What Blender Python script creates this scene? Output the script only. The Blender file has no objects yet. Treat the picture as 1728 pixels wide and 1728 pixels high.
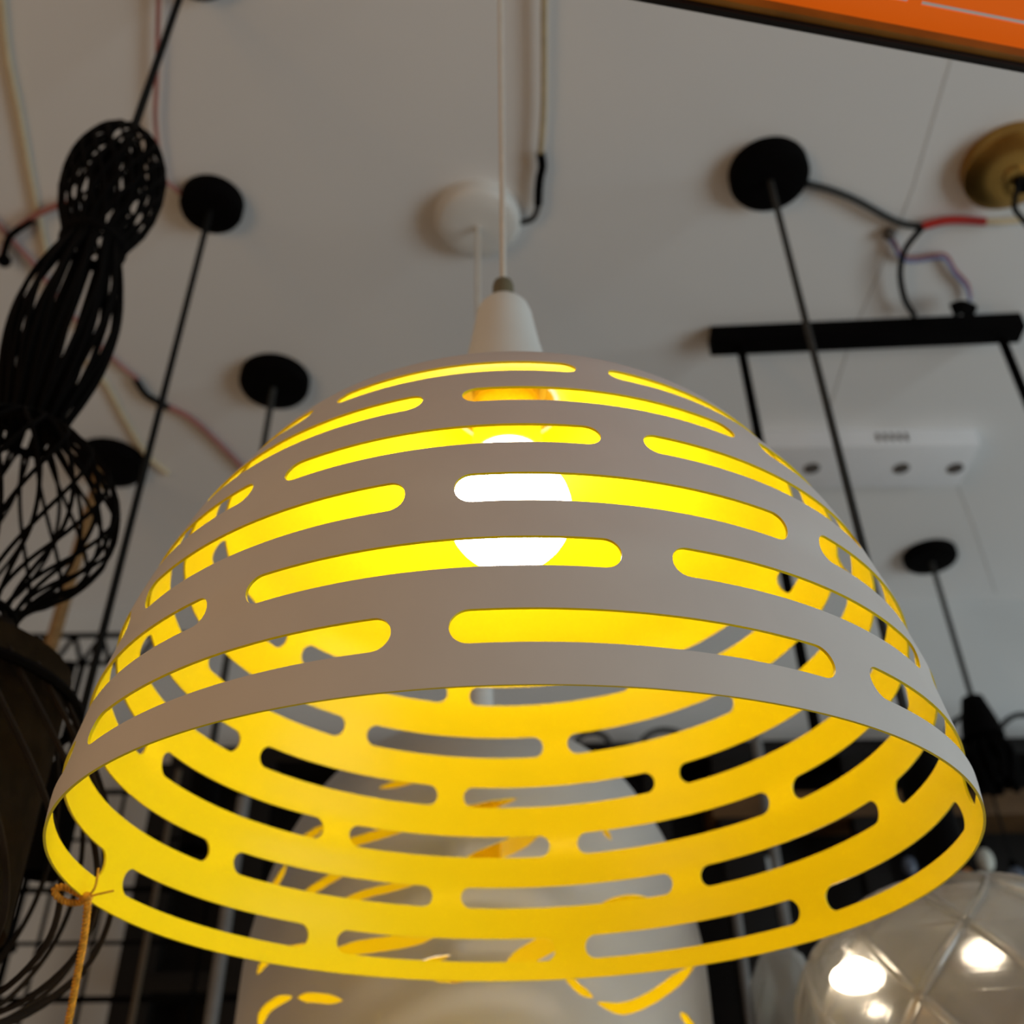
import bpy, bmesh, math, random
from mathutils import Vector, Matrix
from mathutils.geometry import delaunay_2d_cdt
random.seed(7)
scn = bpy.context.scene
COL = scn.collection
sin, cos, tan, pi = math.sin, math.cos, math.tan, math.pi

# ------------------------------------------------------------------ camera
CAM = Vector((0.0, 0.0, 1.60))
PITCH, ROLL, FPX = 0.64425, 0.01163, 1797.5
FWD = Vector((0, cos(PITCH), sin(PITCH)))
_r0, _u0 = Vector((1, 0, 0)), Vector((0, -sin(PITCH), cos(PITCH)))
RGT = cos(ROLL) * _r0 - sin(ROLL) * _u0
UPV = sin(ROLL) * _r0 + cos(ROLL) * _u0
cd = bpy.data.cameras.new('camera')
cam = bpy.data.objects.new('camera', cd); COL.objects.link(cam)
M = Matrix.Identity(4)
for i in range(3):
    M[i][0] = RGT[i]; M[i][1] = UPV[i]; M[i][2] = -FWD[i]; M[i][3] = CAM[i]
cam.matrix_world = M
cd.sensor_width = 36; cd.sensor_fit = 'HORIZONTAL'; cd.lens = FPX / 1728 * 36
cd.clip_start = 0.01; cd.clip_end = 60
cd.dof.use_dof = True; cd.dof.focus_distance = 0.37; cd.dof.aperture_fstop = 10.7
scn.camera = cam

# ------------------------------------------------------------------ light
scn.view_settings.view_transform = 'Standard'
scn.view_settings.look = 'None'
scn.view_settings.gamma = 1
scn.view_settings.exposure = 0.05
world = bpy.data.worlds.new('world'); scn.world = world; world.use_nodes = True
bg = world.node_tree.nodes['Background']
bg.inputs[0].default_value = (1.0, 0.87, 0.84, 1); bg.inputs[1].default_value = 0.082

def area(name, loc, target, size, power, color):
    l = bpy.data.lights.new(name, 'AREA'); l.shape = 'RECTANGLE'; l.size = size[0]; l.size_y = size[1]
    l.energy = power; l.color = color
    o = bpy.data.objects.new(name, l); COL.objects.link(o); o.location = loc
    o.rotation_euler = (Vector(target) - Vector(loc)).to_track_quat('-Z', 'Y').to_euler()
    return o
area('window_daylight', (3.4, -0.6, 0.9), (0.6, 0.9, 2.75), (2.4, 1.4), 54, (0.80, 0.95, 1.0))
area('shop_lamps_light', (-2.3, -1.0, 0.7), (-0.3, 0.6, 2.6), (1.4, 1.2), 8.5, (1.0, 0.70, 0.42))
area('left_warm_fill', (-1.05, -0.55, 1.50), (-0.1, 0.45, 1.85), (0.5, 0.5), 2.9, (1.0, 0.54, 0.17))  # added unseen fill, warms the left outside of the slotted shade

# ------------------------------------------------------------------ helpers
CEIL = CAM.z + 1.15
def ray(x, y):
    return (FWD + RGT * ((x - 864) / FPX) + UPV * ((864 - y) / FPX))
def at_z(x, y, z):
    d = ray(x, y); return CAM + d * ((z - CAM.z) / d.z)
def on_ceil(x, y, drop=0.0): return at_z(x, y, CEIL - drop)
def at_y(x, y, Y):
    d = ray(x, y); return CAM + d * (Y / d.y)
def at_d(x, y, dep): return CAM + ray(x, y) * dep

def tag(o, label=None, cat=None, group=None, kind=None):
    if label: o['label'] = label
    if cat: o['category'] = cat
    if group: o['group'] = group
    if kind: o['kind'] = kind
    return o
def empty(name, loc, label, cat, group=None):
    o = bpy.data.objects.new(name, None); COL.objects.link(o); o.location = loc
    o.empty_display_size = 0.02
    return tag(o, label, cat, group)
def link(name, bm, mats, parent=None, smooth=True):
    me = bpy.data.meshes.new(name); bm.normal_update(); bm.to_mesh(me); bm.free()
    if not isinstance(mats, (list, tuple)): mats = [mats]
    for m in mats: me.materials.append(m)
    if smooth:
        for p in me.polygons: p.use_smooth = True
        me.set_sharp_from_angle(angle=math.radians(40))
    o = bpy.data.objects.new(name, me); COL.objects.link(o)
    if parent is not None:
        o.parent = parent
        if parent.type == 'EMPTY': o.matrix_parent_inverse = Matrix.Translation(-parent.location)
    return o
def copy_tree(src, parent=None):
    c = src.copy(); COL.objects.link(c)
    if parent is not None: c.parent = parent
    for ch in list(src.children): copy_tree(ch, c)
    return c

def mat(name, col, rough=0.5, metal=0.0, noise=0.0, nscale=8.0, bump=0.0, coat=0.0, trans=0.0, spec=0.5, col2=None, ior=1.5):
    m = bpy.data.materials.new(name); m.use_nodes = True
    nt = m.node_tree; b = nt.nodes['Principled BSDF']
    b.inputs['Base Color'].default_value = (*col, 1); b.inputs['Roughness'].default_value = rough
    b.inputs['Metallic'].default_value = metal; b.inputs['Coat Weight'].default_value = coat
    b.inputs['Transmission Weight'].default_value = trans; b.inputs['Specular IOR Level'].default_value = spec
    b.inputs['IOR'].default_value = ior; b.inputs['Coat Roughness'].default_value = 0.06
    if noise > 0 or bump > 0:
        tc = nt.nodes.new('ShaderNodeTexCoord'); nz = nt.nodes.new('ShaderNodeTexNoise')
        nz.inputs['Scale'].default_value = nscale; nz.inputs['Detail'].default_value = 5
        nt.links.new(tc.outputs['Object'], nz.inputs['Vector'])
        if noise > 0:
            mx = nt.nodes.new('ShaderNodeMix'); mx.data_type = 'RGBA'
            c2 = col2 if col2 else tuple(max(0, c * (1 - noise)) for c in col)
            mx.inputs[6].default_value = (*col, 1); mx.inputs[7].default_value = (*c2, 1)
            rp = nt.nodes.new('ShaderNodeMapRange'); rp.inputs[1].default_value = .35; rp.inputs[2].default_value = .65
            nt.links.new(nz.outputs['Fac'], rp.inputs[0]); nt.links.new(rp.outputs[0], mx.inputs[0])
            nt.links.new(mx.outputs[2], b.inputs['Base Color'])
        if bump > 0:
            bp = nt.nodes.new('ShaderNodeBump'); bp.inputs['Strength'].default_value = bump; bp.inputs['Distance'].default_value = 0.002
            nt.links.new(nz.outputs['Fac'], bp.inputs['Height']); nt.links.new(bp.outputs[0], b.inputs['Normal'])
    return m
def emis(name, col, strength, base=(1, 1, 1)):
    m = mat(name, base, 0.3); b = m.node_tree.nodes['Principled BSDF']
    b.inputs['Emission Color'].default_value = (*col, 1); b.inputs['Emission Strength'].default_value = strength
    return m

M_CEIL = mat('ceiling_paint', (0.80, 0.785, 0.77), 0.9, noise=1, nscale=1.6, col2=(0.76, 0.76, 0.76), bump=0.05)
M_WALL = mat('wall_paint', (0.68, 0.69, 0.69), 0.85, noise=1, nscale=2.5, col2=(0.60, 0.61, 0.61))
M_FLOOR = mat('floor_tile', (0.36, 0.21, 0.11), 0.4, noise=0.3, nscale=3)
M_WHITE = mat('white_powder_coat', (0.72, 0.675, 0.635), 0.42, noise=0.03, nscale=40, spec=0.4)
M_YEL = mat('yellow_inner_enamel', (0.93, 0.74, 0.006), 0.32, noise=0.02, nscale=20, spec=0.28)
M_PLAST = mat('white_plastic', (0.78, 0.76, 0.72), 0.45, noise=0.03, nscale=30)
M_HOLD = mat('lampholder_lit_yellow', (0.90, 0.62, 0.03), 0.4, noise=0.03, nscale=30)  # yellow light inside the shade is put into the holder colour
M_GRIP = mat('olive_cord_grip', (0.17, 0.14, 0.075), 0.5, noise=0.2, nscale=60)
M_BLACK = mat('matt_black_metal', (0.0025, 0.002, 0.002), 0.8, noise=0.3, nscale=30, spec=0.05)
M_BCORD = mat('black_cloth_cord', (0.012, 0.012, 0.012), 0.8, noise=0.4, nscale=200, spec=0.1)
M_GCORD = mat('grey_cord', (0.05, 0.05, 0.048), 0.8, noise=0.3, nscale=200, spec=0.2)
M_WCORD = mat('white_cord', (0.72, 0.66, 0.58), 0.6, noise=0.08, nscale=80)
M_TAN = mat('tan_cable', (0.52, 0.42, 0.25), 0.6, noise=0.2, nscale=50)
M_CREAM = mat('cream_cable', (0.72, 0.60, 0.40), 0.6, noise=0.1, nscale=50)
M_RED = mat('red_tape', (0.50, 0.025, 0.018), 0.45, noise=0.2, nscale=50)
M_DRED = mat('dull_red_wire', (0.42, 0.16, 0.14), 0.6, noise=0.2, nscale=50)
M_BLUE = mat('blue_wire', (0.20, 0.24, 0.50), 0.6, noise=0.2, nscale=50)
M_JUTE = mat('jute_rope', (0.34, 0.19, 0.07), 0.9, noise=0.4, nscale=120, bump=0.6)
M_STR = mat('orange_twine', (0.75, 0.36, 0.03), 0.8, noise=0.4, nscale=300, bump=0.5)
M_BRASS = mat('brushed_brass', (0.50, 0.28, 0.07), 0.32, metal=1.0, noise=0.3, nscale=12)
M_WIRE = mat('dark_brown_metal_wire', (0.003, 0.002, 0.0016), 0.8, noise=0.4, nscale=40, spec=0.08)
M_BWIRE = mat('bronze_metal_wire', (0.02, 0.012, 0.006), 0.6, noise=0.4, nscale=40, spec=0.2)
M_DFAB = mat('dark_brown_fabric', (0.030, 0.020, 0.010), 0.95, noise=0.4, nscale=60, spec=0.1)
M_ORANGE = mat('orange_shade_glow', (0.86, 0.15, 0.005), 0.45, noise=0.12, nscale=8)
_b = M_ORANGE.node_tree.nodes['Principled BSDF']; _b.inputs['Emission Color'].default_value = (1.0, 0.16, 0.003, 1); _b.inputs['Emission Strength'].default_value = 0.27  # slats emit a little; stands in for lamp light coming through them
M_DWOOD = mat('dark_wood', (0.007, 0.0045, 0.003), 0.6, noise=0.5, nscale=12, spec=0.25)
M_MWOOD = mat('brown_wood', (0.13, 0.065, 0.022), 0.5, noise=0.4, nscale=15, spec=0.3)
M_GREYW = mat('grey_white_enamel', (0.58, 0.56, 0.53), 0.45, noise=0.03, nscale=20, spec=0.3)
M_GLASS = mat('clear_cut_glass', (0.93, 0.90, 0.85), 0.16, trans=0.80, ior=1.45)
M_PALE = mat('pale_tag_card', (0.55, 0.56, 0.55), 0.8, noise=0.05, nscale=30)
M_HOLE = mat('dark_recess', (0.10, 0.085, 0.075), 0.8, noise=0.1, nscale=30)
M_BULB = emis('lit_bulb_diffuser', (1.0, 0.90, 0.76), 13.5)
M_FIL = emis('lit_warm_bulb', (1.0, 0.86, 0.66), 6.0)

# mesh builders ---------------------------------------------------
def tube(bm, pts, rad, seg=8, cap=True, rads=None):
    pts = [Vector(p) for p in pts]; n = len(pts); rings = []
    t0 = (pts[1] - pts[0]).normalized()
    nrm = t0.orthogonal().normalized()
    for i, p in enumerate(pts):
        a = pts[max(i - 1, 0)]; b = pts[min(i + 1, n - 1)]
        t = (b - a)
        if t.length < 1e-9: t = t0
        t.normalize()
        nrm = (nrm - t * nrm.dot(t))
        if nrm.length < 1e-6: nrm = t.orthogonal()
        nrm.normalize(); bn = t.cross(nrm)
        r = rads[i] if rads else rad
        rings.append([bm.verts.new(p + (nrm * cos(2 * pi * k / seg) + bn * sin(2 * pi * k / seg)) * r) for k in range(seg)])
    for A, B in zip(rings[:-1], rings[1:]):
        for k in range(seg):
            bm.faces.new((A[k], A[(k + 1) % seg], B[(k + 1) % seg], B[k]))
    if cap:
        bm.faces.new(rings[0][::-1]); bm.faces.new(rings[-1])
def smooth_pts(pts, sub=6):
    pts = [Vector(p) for p in pts]
    if len(pts) < 3: return pts
    P = [2 * pts[0] - pts[1]] + pts + [2 * pts[-1] - pts[-2]]; out = []
    for i in range(1, len(P) - 2):
        p0, p1, p2, p3 = P[i - 1:i + 3]
        for s in range(sub):
            t = s / sub
            out.append(0.5 * ((2 * p1) + (p2 - p0) * t + (2 * p0 - 5 * p1 + 4 * p2 - p3) * t * t + (3 * p1 - p0 - 3 * p2 + p3) * t ** 3))
    out.append(pts[-1]); return out
def T(name, pts, rad, m, parent=None, seg=8, curve=True):
    bm = bmesh.new(); tube(bm, smooth_pts(pts) if curve else pts, rad, seg)
    return link(name, bm, m, parent)
def lathe(bm, prof, center, seg=48, mi=0):
    c = Vector(center); rings = []
    for r, z in prof:
        if r < 1e-5: rings.append([bm.verts.new(c + Vector((0, 0, z)))])
        else: rings.append([bm.verts.new(c + Vector((r * cos(2 * pi * k / seg), r * sin(2 * pi * k / seg), z))) for k in range(seg)])
    for A, B in zip(rings[:-1], rings[1:]):
        for k in range(seg):
            k2 = (k + 1) % seg
            if len(A) == 1 and len(B) == 1: continue
            if len(A) == 1: f = bm.faces.new((A[0], B[k2], B[k]))
            elif len(B) == 1: f = bm.faces.new((A[k], A[k2], B[0]))
            else: f = bm.faces.new((A[k], A[k2], B[k2], B[k]))
            f.material_index = mi
def L(name, prof, center, m, parent=None, seg=48):
    bm = bmesh.new(); lathe(bm, prof, center, seg); bmesh.ops.recalc_face_normals(bm, faces=bm.faces)
    return link(name, bm, m, parent)
def box(bm, c, ax, ay, az, bev=0.0):
    """c centre; ax, ay, az half-extent vectors"""
    c = Vector(c); ax, ay, az = Vector(ax), Vector(ay), Vector(az)
    vs = [bm.verts.new(c + sx * ax + sy * ay + sz * az) for sz in (-1, 1) for sy in (-1, 1) for sx in (-1, 1)]
    fs = [bm.faces.new([vs[i] for i in q]) for q in ((0, 2, 3, 1), (4, 5, 7, 6), (0, 1, 5, 4), (2, 6, 7, 3), (0, 4, 6, 2), (1, 3, 7, 5))]
    bmesh.ops.recalc_face_normals(bm, faces=fs)
    if bev > 0:
        es = list({e for f in fs for e in f.edges})
        bmesh.ops.bevel(bm, geom=es, offset=bev, segments=2, affect='EDGES', profile=0.6)
def B(name, c, ax, ay, az, m, parent=None, bev=0.002):
    bm = bmesh.new(); box(bm, c, ax, ay, az, bev); return link(name, bm, m, parent)
def bx(name, x0, x1, y0, y1, z0, z1, m, parent=None, bev=0.002):
    return B(name, ((x0 + x1) / 2, (y0 + y1) / 2, (z0 + z1) / 2), ((x1 - x0) / 2, 0, 0), (0, (y1 - y0) / 2, 0), (0, 0, (z1 - z0) / 2), m, parent, bev)

# ------------------------------------------------------------------ the room
WY = 1.845
tag(bx('ceiling', -4, 4, -3, WY + .1, CEIL, CEIL + .1, M_CEIL, bev=0), kind='structure')
tag(bx('wall_back', -4, 4, WY, WY + .1, 0, CEIL, M_WALL, bev=0), kind='structure')
tag(bx('floor', -4, 4, -3, WY + .1, -.05, 0, M_FLOOR, bev=0), kind='structure')
M_SEAM = mat('ceiling_joint', (0.60, 0.585, 0.57), 0.9, noise=0.1, nscale=40)
def seam(n, pts, w=0.0012):
    bm = bmesh.new()
    for a, b in zip(pts[:-1], pts[1:]):
        A, Bq = on_ceil(*a), on_ceil(*b); d = (Bq - A); h = d.normalized().cross(Vector((0, 0, 1))) * w
        box(bm, (A + Bq) / 2, d / 2, h, (0, 0, .0004))
    tag(link(n, bm, M_SEAM, smooth=False), kind='structure')
seam('trim_1', [(1605, 100), (1540, 320), (1500, 420), (1440, 560), (1400, 690)])
seam('trim_2', [(1600, 780), (1640, 880), (1680, 1000)])

# ------------------------------------------------------------------ main slotted lamp
S = 0.2
AX, AY = -0.01529, -0.01025
SC = Vector((0.0090957 * S, 2.436755 * S, CAM.z + 0.788826 * S))
EA, EB = -0.012319, -0.011816
def shade_pt(r, z, t):
    """r,z in shade radii, t = 0 on the side nearest the viewer"""
    w = max(0.0, min(1.0, 1 - z / .9)) ** 1.5
    s = 1 + w * (EA * cos(2 * t) + EB * sin(2 * t))
    if z < 0.055: z = z - 0.017 * (1 - z / 0.055) * max(0.0, cos(t)) ** 2
    x, y = r * s * sin(t), -r * s * cos(t)
    return SC + Vector((x + AX * z, y + AY * z, z - AX * x - AY * y)) * S
ROWS = [(.99730, .08821, -.0035, .03286), (.97787, .24076, -.00213, .03107), (.95362, .39391, -.0020, .03307),
        (.91871, .54646, -.00883, .03033), (.86349, .69679, -.0128, .03006), (.78566, .84703, -.01421, .02733)]
PH = [math.radians(-9.068), math.radians(13.365)]     # gap centres of the first and second kind of row
HG = math.radians(2.69)
key = [(1.0, 0.0)]
for r, z, dr, dz in ROWS: key += [(r - dr, z - dz), (r + dr, z + dz)]
key += [(.735, .935), (.685, .99), (.62, 1.052), (.53, 1.125), (.42, 1.205), (.31, 1.285), (.22, 1.36), (.155, 1.45)]
# smooth profile, arc-length table
kp = smooth_pts([(a, 0, b) for a, b in key], 8)
prof = [(p.x, p.z) for p in kp]
arc = [0.0]
for a, b in zip(prof[:-1], prof[1:]): arc.append(arc[-1] + math.hypot(b[0] - a[0], b[1] - a[1]))
def prof_at(s):
    s = max(0, min(arc[-1], s)); lo = 0; hi = len(arc) - 1
    while hi - lo > 1:
        m_ = (lo + hi) // 2
        if arc[m_] <= s: lo = m_
        else: hi = m_
    f = (s - arc[lo]) / max(1e-9, arc[hi] - arc[lo])
    r = prof[lo][0] + f * (prof[hi][0] - prof[lo][0]); z = prof[lo][1] + f * (prof[hi][1] - prof[lo][1])
    tr, tz = prof[hi][0] - prof[lo][0], prof[hi][1] - prof[lo][1]; l = math.hypot(tr, tz) or 1
    return r, z, tr / l, tz / l
def s_of_key(i): return arc[min(i * 8, len(arc) - 1)]
def build_shade(parent):
    t0 = PH[1]; W = math.radians(45)
    cons, edges, holes = [], [], []
    H = arc[-1]
    def add_poly(poly):
        base = len(cons); cons.extend(poly)
        edges.extend([(base + i, base + (i + 1) % len(poly)) for i in range(len(poly))]); 
    ds = 0.02; du = 0.0125
    for k in range(6):
        s0, s1 = s_of_key(1 + 2 * k), s_of_key(2 + 2 * k)
        sm, R = (s0 + s1) / 2, (s1 - s0) / 2
        rr = prof_at(sm)[0]
        Ra = R / rr
        def end(tc, sgn, n=14):     # arc of the slot end, tip at tc; solid beyond tip in direction sgn
            return [(tc - sgn * Ra + sgn * Ra * sin(a), sm + R * cos(a)) for a in [pi * i / n for i in range(n + 1)]]
        nst = 34
        if k % 2 == 1:    # gap centred on t0 and t0+W: one whole slot
            a, b = HG, W - HG
            right = end(b, 1); left = end(a, -1)[::-1]
            top = [(left[-1][0] + (right[0][0] - left[-1][0]) * i / nst, sm + R) for i in range(1, nst)]
            bot = [(right[-1][0] + (left[0][0] - right[-1][0]) * i / nst, sm - R) for i in range(1, nst)]
            poly = right + bot + left + top
            add_poly(poly); holes.append(poly)
        else:             # bridge in the middle: two half slots
            mid = (PH[0] - t0) % W
            b = mid - HG
            right = end(b, 1)
            top = [(right[0][0] * i / 16, sm + R) for i in range(0, 16)]
            bot = [(right[-1][0] * (16 - i) / 16, sm - R) for i in range(1, 17)]
            poly = top + right + bot; add_poly(poly); holes.append(poly)
            a = mid + HG
            left = end(a, -1)[::-1]
            top = [(left[-1][0] + (W - left[-1][0]) * i / 16, sm + R) for i in range(1, 17)]
            bot = [(W + (left[0][0] - W) * i / 16, sm - R) for i in range(0, 16)]
            poly = left + top + bot; add_poly(poly); holes.append(poly)
    # border + interior points
    svals = [H * i / 80 for i in range(81)]
    hb = []
    def clear(u, s):
        for (cu, cs) in cons0:
            if abs(cu - u) < du * .55 and abs(cs - s) < ds * .45: return False
        return True
    cons0 = list(cons)
    sband = [(s_of_key(1 + 2 * k), s_of_key(2 + 2 * k)) for k in range(6)]
    pts = list(cons)
    nb = int(W / du)
    for s in svals:
        for i in range(nb + 1):
            u = W * i / nb
            edge = i in (0, nb)
            if edge and s not in (0, H):
                # keep both borders identical
                if not (clear(0, s) and clear(W, s)): continue
                pts.append((u, s)); continue
            if s in (0.0, H) or clear(u, s): pts.append((u, s))
    vin = [Vector(p) for p in pts]
    # scale u so triangles are well shaped
    res = delaunay_2d_cdt(vin, edges, [], 0, 1e-6)
    V, F = res[0], res[2]
    def inside(px, py, poly):
        c = False; j = len(poly) - 1
        for i in range(len(poly)):
            xi, yi = poly[i]; xj, yj = poly[j]
            if (yi > py) != (yj > py) and px < (xj - xi) * (py - yi) / (yj - yi) + xi: c = not c
            j = i
        return c
    tris = []
    for f in F:
        cx = sum(V[i][0] for i in f) / len(f); cy = sum(V[i][1] for i in f) / len(f)
        if not any(inside(cx, cy, h) for h in holes):
            a, b, c = V[f[0]], V[f[1]], V[f[2]]
            if abs((b[0] - a[0]) * (c[1] - a[1]) - (b[1] - a[1]) * (c[0] - a[0])) > 1e-9: tris.append(list(f))
    # replicate in 8 sectors, merging on (u,s)
    idx = {}; PV = []; TR = []
    for j in range(8):
        mp = {}
        for i, v in enumerate(V):
            kx = (round(((v[0] + j * W) % (2 * pi)) * 20000) % round(2 * pi * 20000), round(v[1] * 20000))
            if kx not in idx: idx[kx] = len(PV); PV.append((v[0] + j * W + t0, v[1]))
            mp[i] = idx[kx]
        for f in tris:
            g = [mp[i] for i in f]
            if len(set(g)) == 3: TR.append(g)
    TH = 0.0055      # sheet thickness in shade radii
    bm = bmesh.new(); O, I = [], []
    for t, s in PV:
        r, z, tr, tz = prof_at(s)
        nr, nz = tz, -tr
        O.append(bm.verts.new(shade_pt(r, z, t)))
        I.append(bm.verts.new(shade_pt(r - nr * TH, z - nz * TH, t)))
    cnt = {}
    for f in TR:
        for a, b in ((f[0], f[1]), (f[1], f[2]), (f[2], f[0])):
            cnt[(a, b)] = cnt.get((a, b), 0) + 1
    fo = []
    for f in TR:
        try:
            q = bm.faces.new([O[i] for i in f]); fo.append(q)
            w = bm.faces.new([I[i] for i in f[::-1]]); w.material_index = 1
        except ValueError: pass
    dup = {}
    def dv(i, which):
        k = (i, which)
        if k not in dup: dup[k] = bm.verts.new((O if which else I)[i].co)
        return dup[k]
    for (a, b) in cnt:
        if (b, a) not in cnt:
            q = bm.faces.new((dv(b, 1), dv(a, 1), dv(a, 0), dv(b, 0))); q.material_index = 1
    bm.normal_update()
    # orientation check: outer faces must point away from the axis
    q = fo[len(fo) // 2]; c = q.calc_center_median()
    if q.normal.dot(Vector((c.x - SC.x, c.y - SC.y, 0))) < 0:
        bmesh.ops.reverse_faces(bm, faces=bm.faces)
    bm.verts.ensure_lookup_table()
    loose = [v for v in bm.verts if not v.link_faces]
    bmesh.ops.delete(bm, geom=loose, context='VERTS')
    return link('lamp_shade', bm, [M_WHITE, M_YEL], parent)

lamp = empty('slotted_pendant_lamp', SC, 'large white dome pendant lamp with rows of slots, yellow inside, lit bulb', 'lamp')
build_shade(lamp)
def axis_pt(z): return shade_pt(0, z, 0)
def axlathe(name, prof_, m, seg=64, par=None):
    bm = bmesh.new(); rings = []
    for r, z in prof_:
        rings.append([bm.verts.new(shade_pt(max(r, 1e-4), max(z, .06), 2 * pi * k / seg)) for k in range(seg)])
    for A, Bq in zip(rings[:-1], rings[1:]):
        for k in range(seg):
            bm.faces.new((A[k], A[(k + 1) % seg], Bq[(k + 1) % seg], Bq[k]))
    bmesh.ops.remove_doubles(bm, verts=bm.verts, dist=1e-6)
    bmesh.ops.recalc_face_normals(bm, faces=bm.faces)
    return link(name, bm, m, par or lamp)
cup = axlathe('cord_cup', [(.152, 1.425), (.168, 1.43), (.152, 1.50), (.130, 1.60), (.112, 1.69), (.100, 1.77), (.092, 1.83), (.083, 1.86), (.066, 1.883), (.042, 1.895), (0, 1.896)], M_PLAST)
axlathe('cord_grip', [(0, 1.885), (.033, 1.885), (.036, 1.895), (.036, 1.975), (.032, 1.992), (.018, 2.003), (0, 2.005)], M_GRIP, 32, cup)
holder = axlathe('lampholder', [(0, 1.66), (.090, 1.65), (.100, 1.60), (.103, 1.47), (.103, 1.435), (.098, 1.43), (.098, 1.42), (.103, 1.415), (.104, 1.245), (.101, 1.235), (.096, 1.235), (.094, 1.25), (0, 1.26)], M_HOLD, 48)
axlathe('holder_flange', [(.15, 1.475), (.13, 1.51), (.104, 1.515), (.104, 1.50), (.125, 1.495), (.145, 1.468), (.15, 1.475)], M_HOLD, 48, holder)
# bulb: globe with short neck
bp = [(0, .862)]
for i in range(1, 20):
    a = pi * i / 20
    bp.append((.176 * sin(a), 1.036 - .174 * cos(a)))
bp = bp[:16] + [(.108, 1.195), (.096, 1.225), (.090, 1.26), (0, 1.265)]
bulb = axlathe('light_bulb', bp, M_BULB, 64, holder)
bulb['label'] = 'glowing white globe bulb'
cp = [axis_pt(1.995)]
cp.append(Vector((cp[0].x, cp[0].y, cp[0].z + .05)))
cp.append(Vector((cp[0].x - .001, cp[0].y, CEIL - .02)))
T('cord', cp, .0021, M_WCORD, lamp, 10)
def canopy_prof(r, h): return [(0, 0), (r * .5, 0), (r * .86, h * .06), (r * .95, h * .18), (r, h * .4), (r, h), (0, h)]
L('ceiling_canopy', canopy_prof(.05, .022), (cp[0].x, cp[0].y, CEIL - .022), M_PLAST, lamp)

# twine tied to the rim
tw = at_z(149, 1508, SC.z - .001)
tk = empty('tied_twine', tw, 'orange twisted twine tied in a bow on the left rim of the slotted shade', 'string')
dtw = (tw - CAM).dot(FWD)
def twp(x, y, d=0.0): return at_d(x, y, dtw + d)
def twisted(name, pts, r, parent, turns=400):
    raw = smooth_pts(pts, 10); base = [raw[0]]
    for p in raw[1:]:
        q = base[-1]; n_ = max(1, int((p - q).length / .00045))
        base += [q.lerp(p, (i + 1) / n_) for i in range(n_)]
    bm = bmesh.new()
    for ph in (0, pi):
        out = []; acc = 0
        for i, p in enumerate(base):
            if i: acc += (p - base[i - 1]).length
            t = (base[min(i + 1, len(base) - 1)] - base[max(i - 1, 0)]).normalized()
            n = t.cross(FWD).normalized(); b = t.cross(n)
            out.append(p + (n * cos(acc * 1700 + ph) + b * sin(acc * 1700 + ph)) * r * .6)
        tube(bm, out, r * .55, 6)
    return link(name, bm, M_STR, parent)
def dense(pts, n=12):
    return smooth_pts(pts, n)
twisted('loop', dense([twp(146, 1516), twp(130, 1507), twp(108, 1497), twp(93, 1500), twp(96, 1512), twp(112, 1522), twp(132, 1523), twp(146, 1518)], 4), .0015, tk)
twisted('tail', dense([twp(148, 1512, -.004), twp(147, 1535, -.005), twp(142, 1580, -.005), twp(133, 1630, -.004), twp(122, 1690, -.003), twp(112, 1740, -.003)], 8), .0016, tk)
bm = bmesh.new(); bmesh.ops.create_uvsphere(bm, u_segments=14, v_segments=10, radius=.0026)
bmesh.ops.translate(bm, verts=bm.verts, vec=twp(147, 1515, -.003)); link('knot', bm, M_STR, tk)
T('loose_end', [twp(149, 1513, -.004), twp(160, 1498, -.004), twp(164, 1480, -.002), twp(166, 1465, 0)], .0005, M_STR, tk)
T('loose_end', [twp(149, 1513, -.004), twp(170, 1508, -.005), twp(192, 1503, -.004)], .0005, M_STR, tk)

# ------------------------------------------------------------------ canopies and their cords
def vertical_down(p, ztop, zbot): return [Vector((p.x, p.y, ztop)), Vector((p.x, p.y, (ztop + zbot) / 2)), Vector((p.x, p.y, zbot))]
def bell(parent, x, y, z, r, h, m=M_BLACK, name='lamp_shade'):
    pr = [(.0, h), (r * .14, h), (r * .18, h * .84), (r * .5, h * .66), (r * .82, h * .38), (r, 0), (r * .985, 0), (r * .80, h * .36), (r * .48, h * .63), (0, h * .80)]
    return L(name, pr, (x, y, z), m, parent)
def pendant(px, py, label, zend, r=.053, h=.024, cord=M_BCORD, crad=.0042, canm=M_BLACK, shade=None, rope=False, cx=0.0, zpx=None, spot=False):
    c = on_ceil(px, py, h * .5)
    e = empty('pendant_lamp', (c.x, c.y, CEIL), label, 'lamp')
    L('ceiling_canopy', canopy_prof(r, h), (c.x, c.y, CEIL - h), canm, e)
    x = c.x + cx
    if zpx: zend = at_y(836, zpx, c.y).z
    T('cord', [Vector((x, c.y, CEIL - h + .003)), Vector((x, c.y, (CEIL + zend) / 2)), Vector((x, c.y, zend))], crad, cord, e, 8, False)
    if spot: L('spot_shade', [(0, .012), (.010, .010), (.017, 0), (.018, -.09), (.016, -.09), (.015, -.02), (0, -.015)], (x, c.y, zend), M_BLACK, e, 24)
    elif shade: bell(e, x, c.y, zend - shade[1], shade[0], shade[1])
    return e, c
Z = CAM.z
pendant(357, 348, 'black pendant lamp whose small round ceiling plate is right of the wire sculpture top', 0, r=.040, crad=.0040, zpx=1290, spot=True)
pendant(463, 647, 'black pendant lamp with round ceiling plate just above the left shoulder of the slotted shade', 0, zpx=1300, spot=True, r=.053, cord=M_GCORD, crad=.0048)
e, c = pendant(1298, 298, 'black pendant lamp whose large round ceiling plate is crossed by the grey feed cable', 0, r=.050, crad=.0042, cord=M_GCORD, zpx=1285, spot=True)
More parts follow.
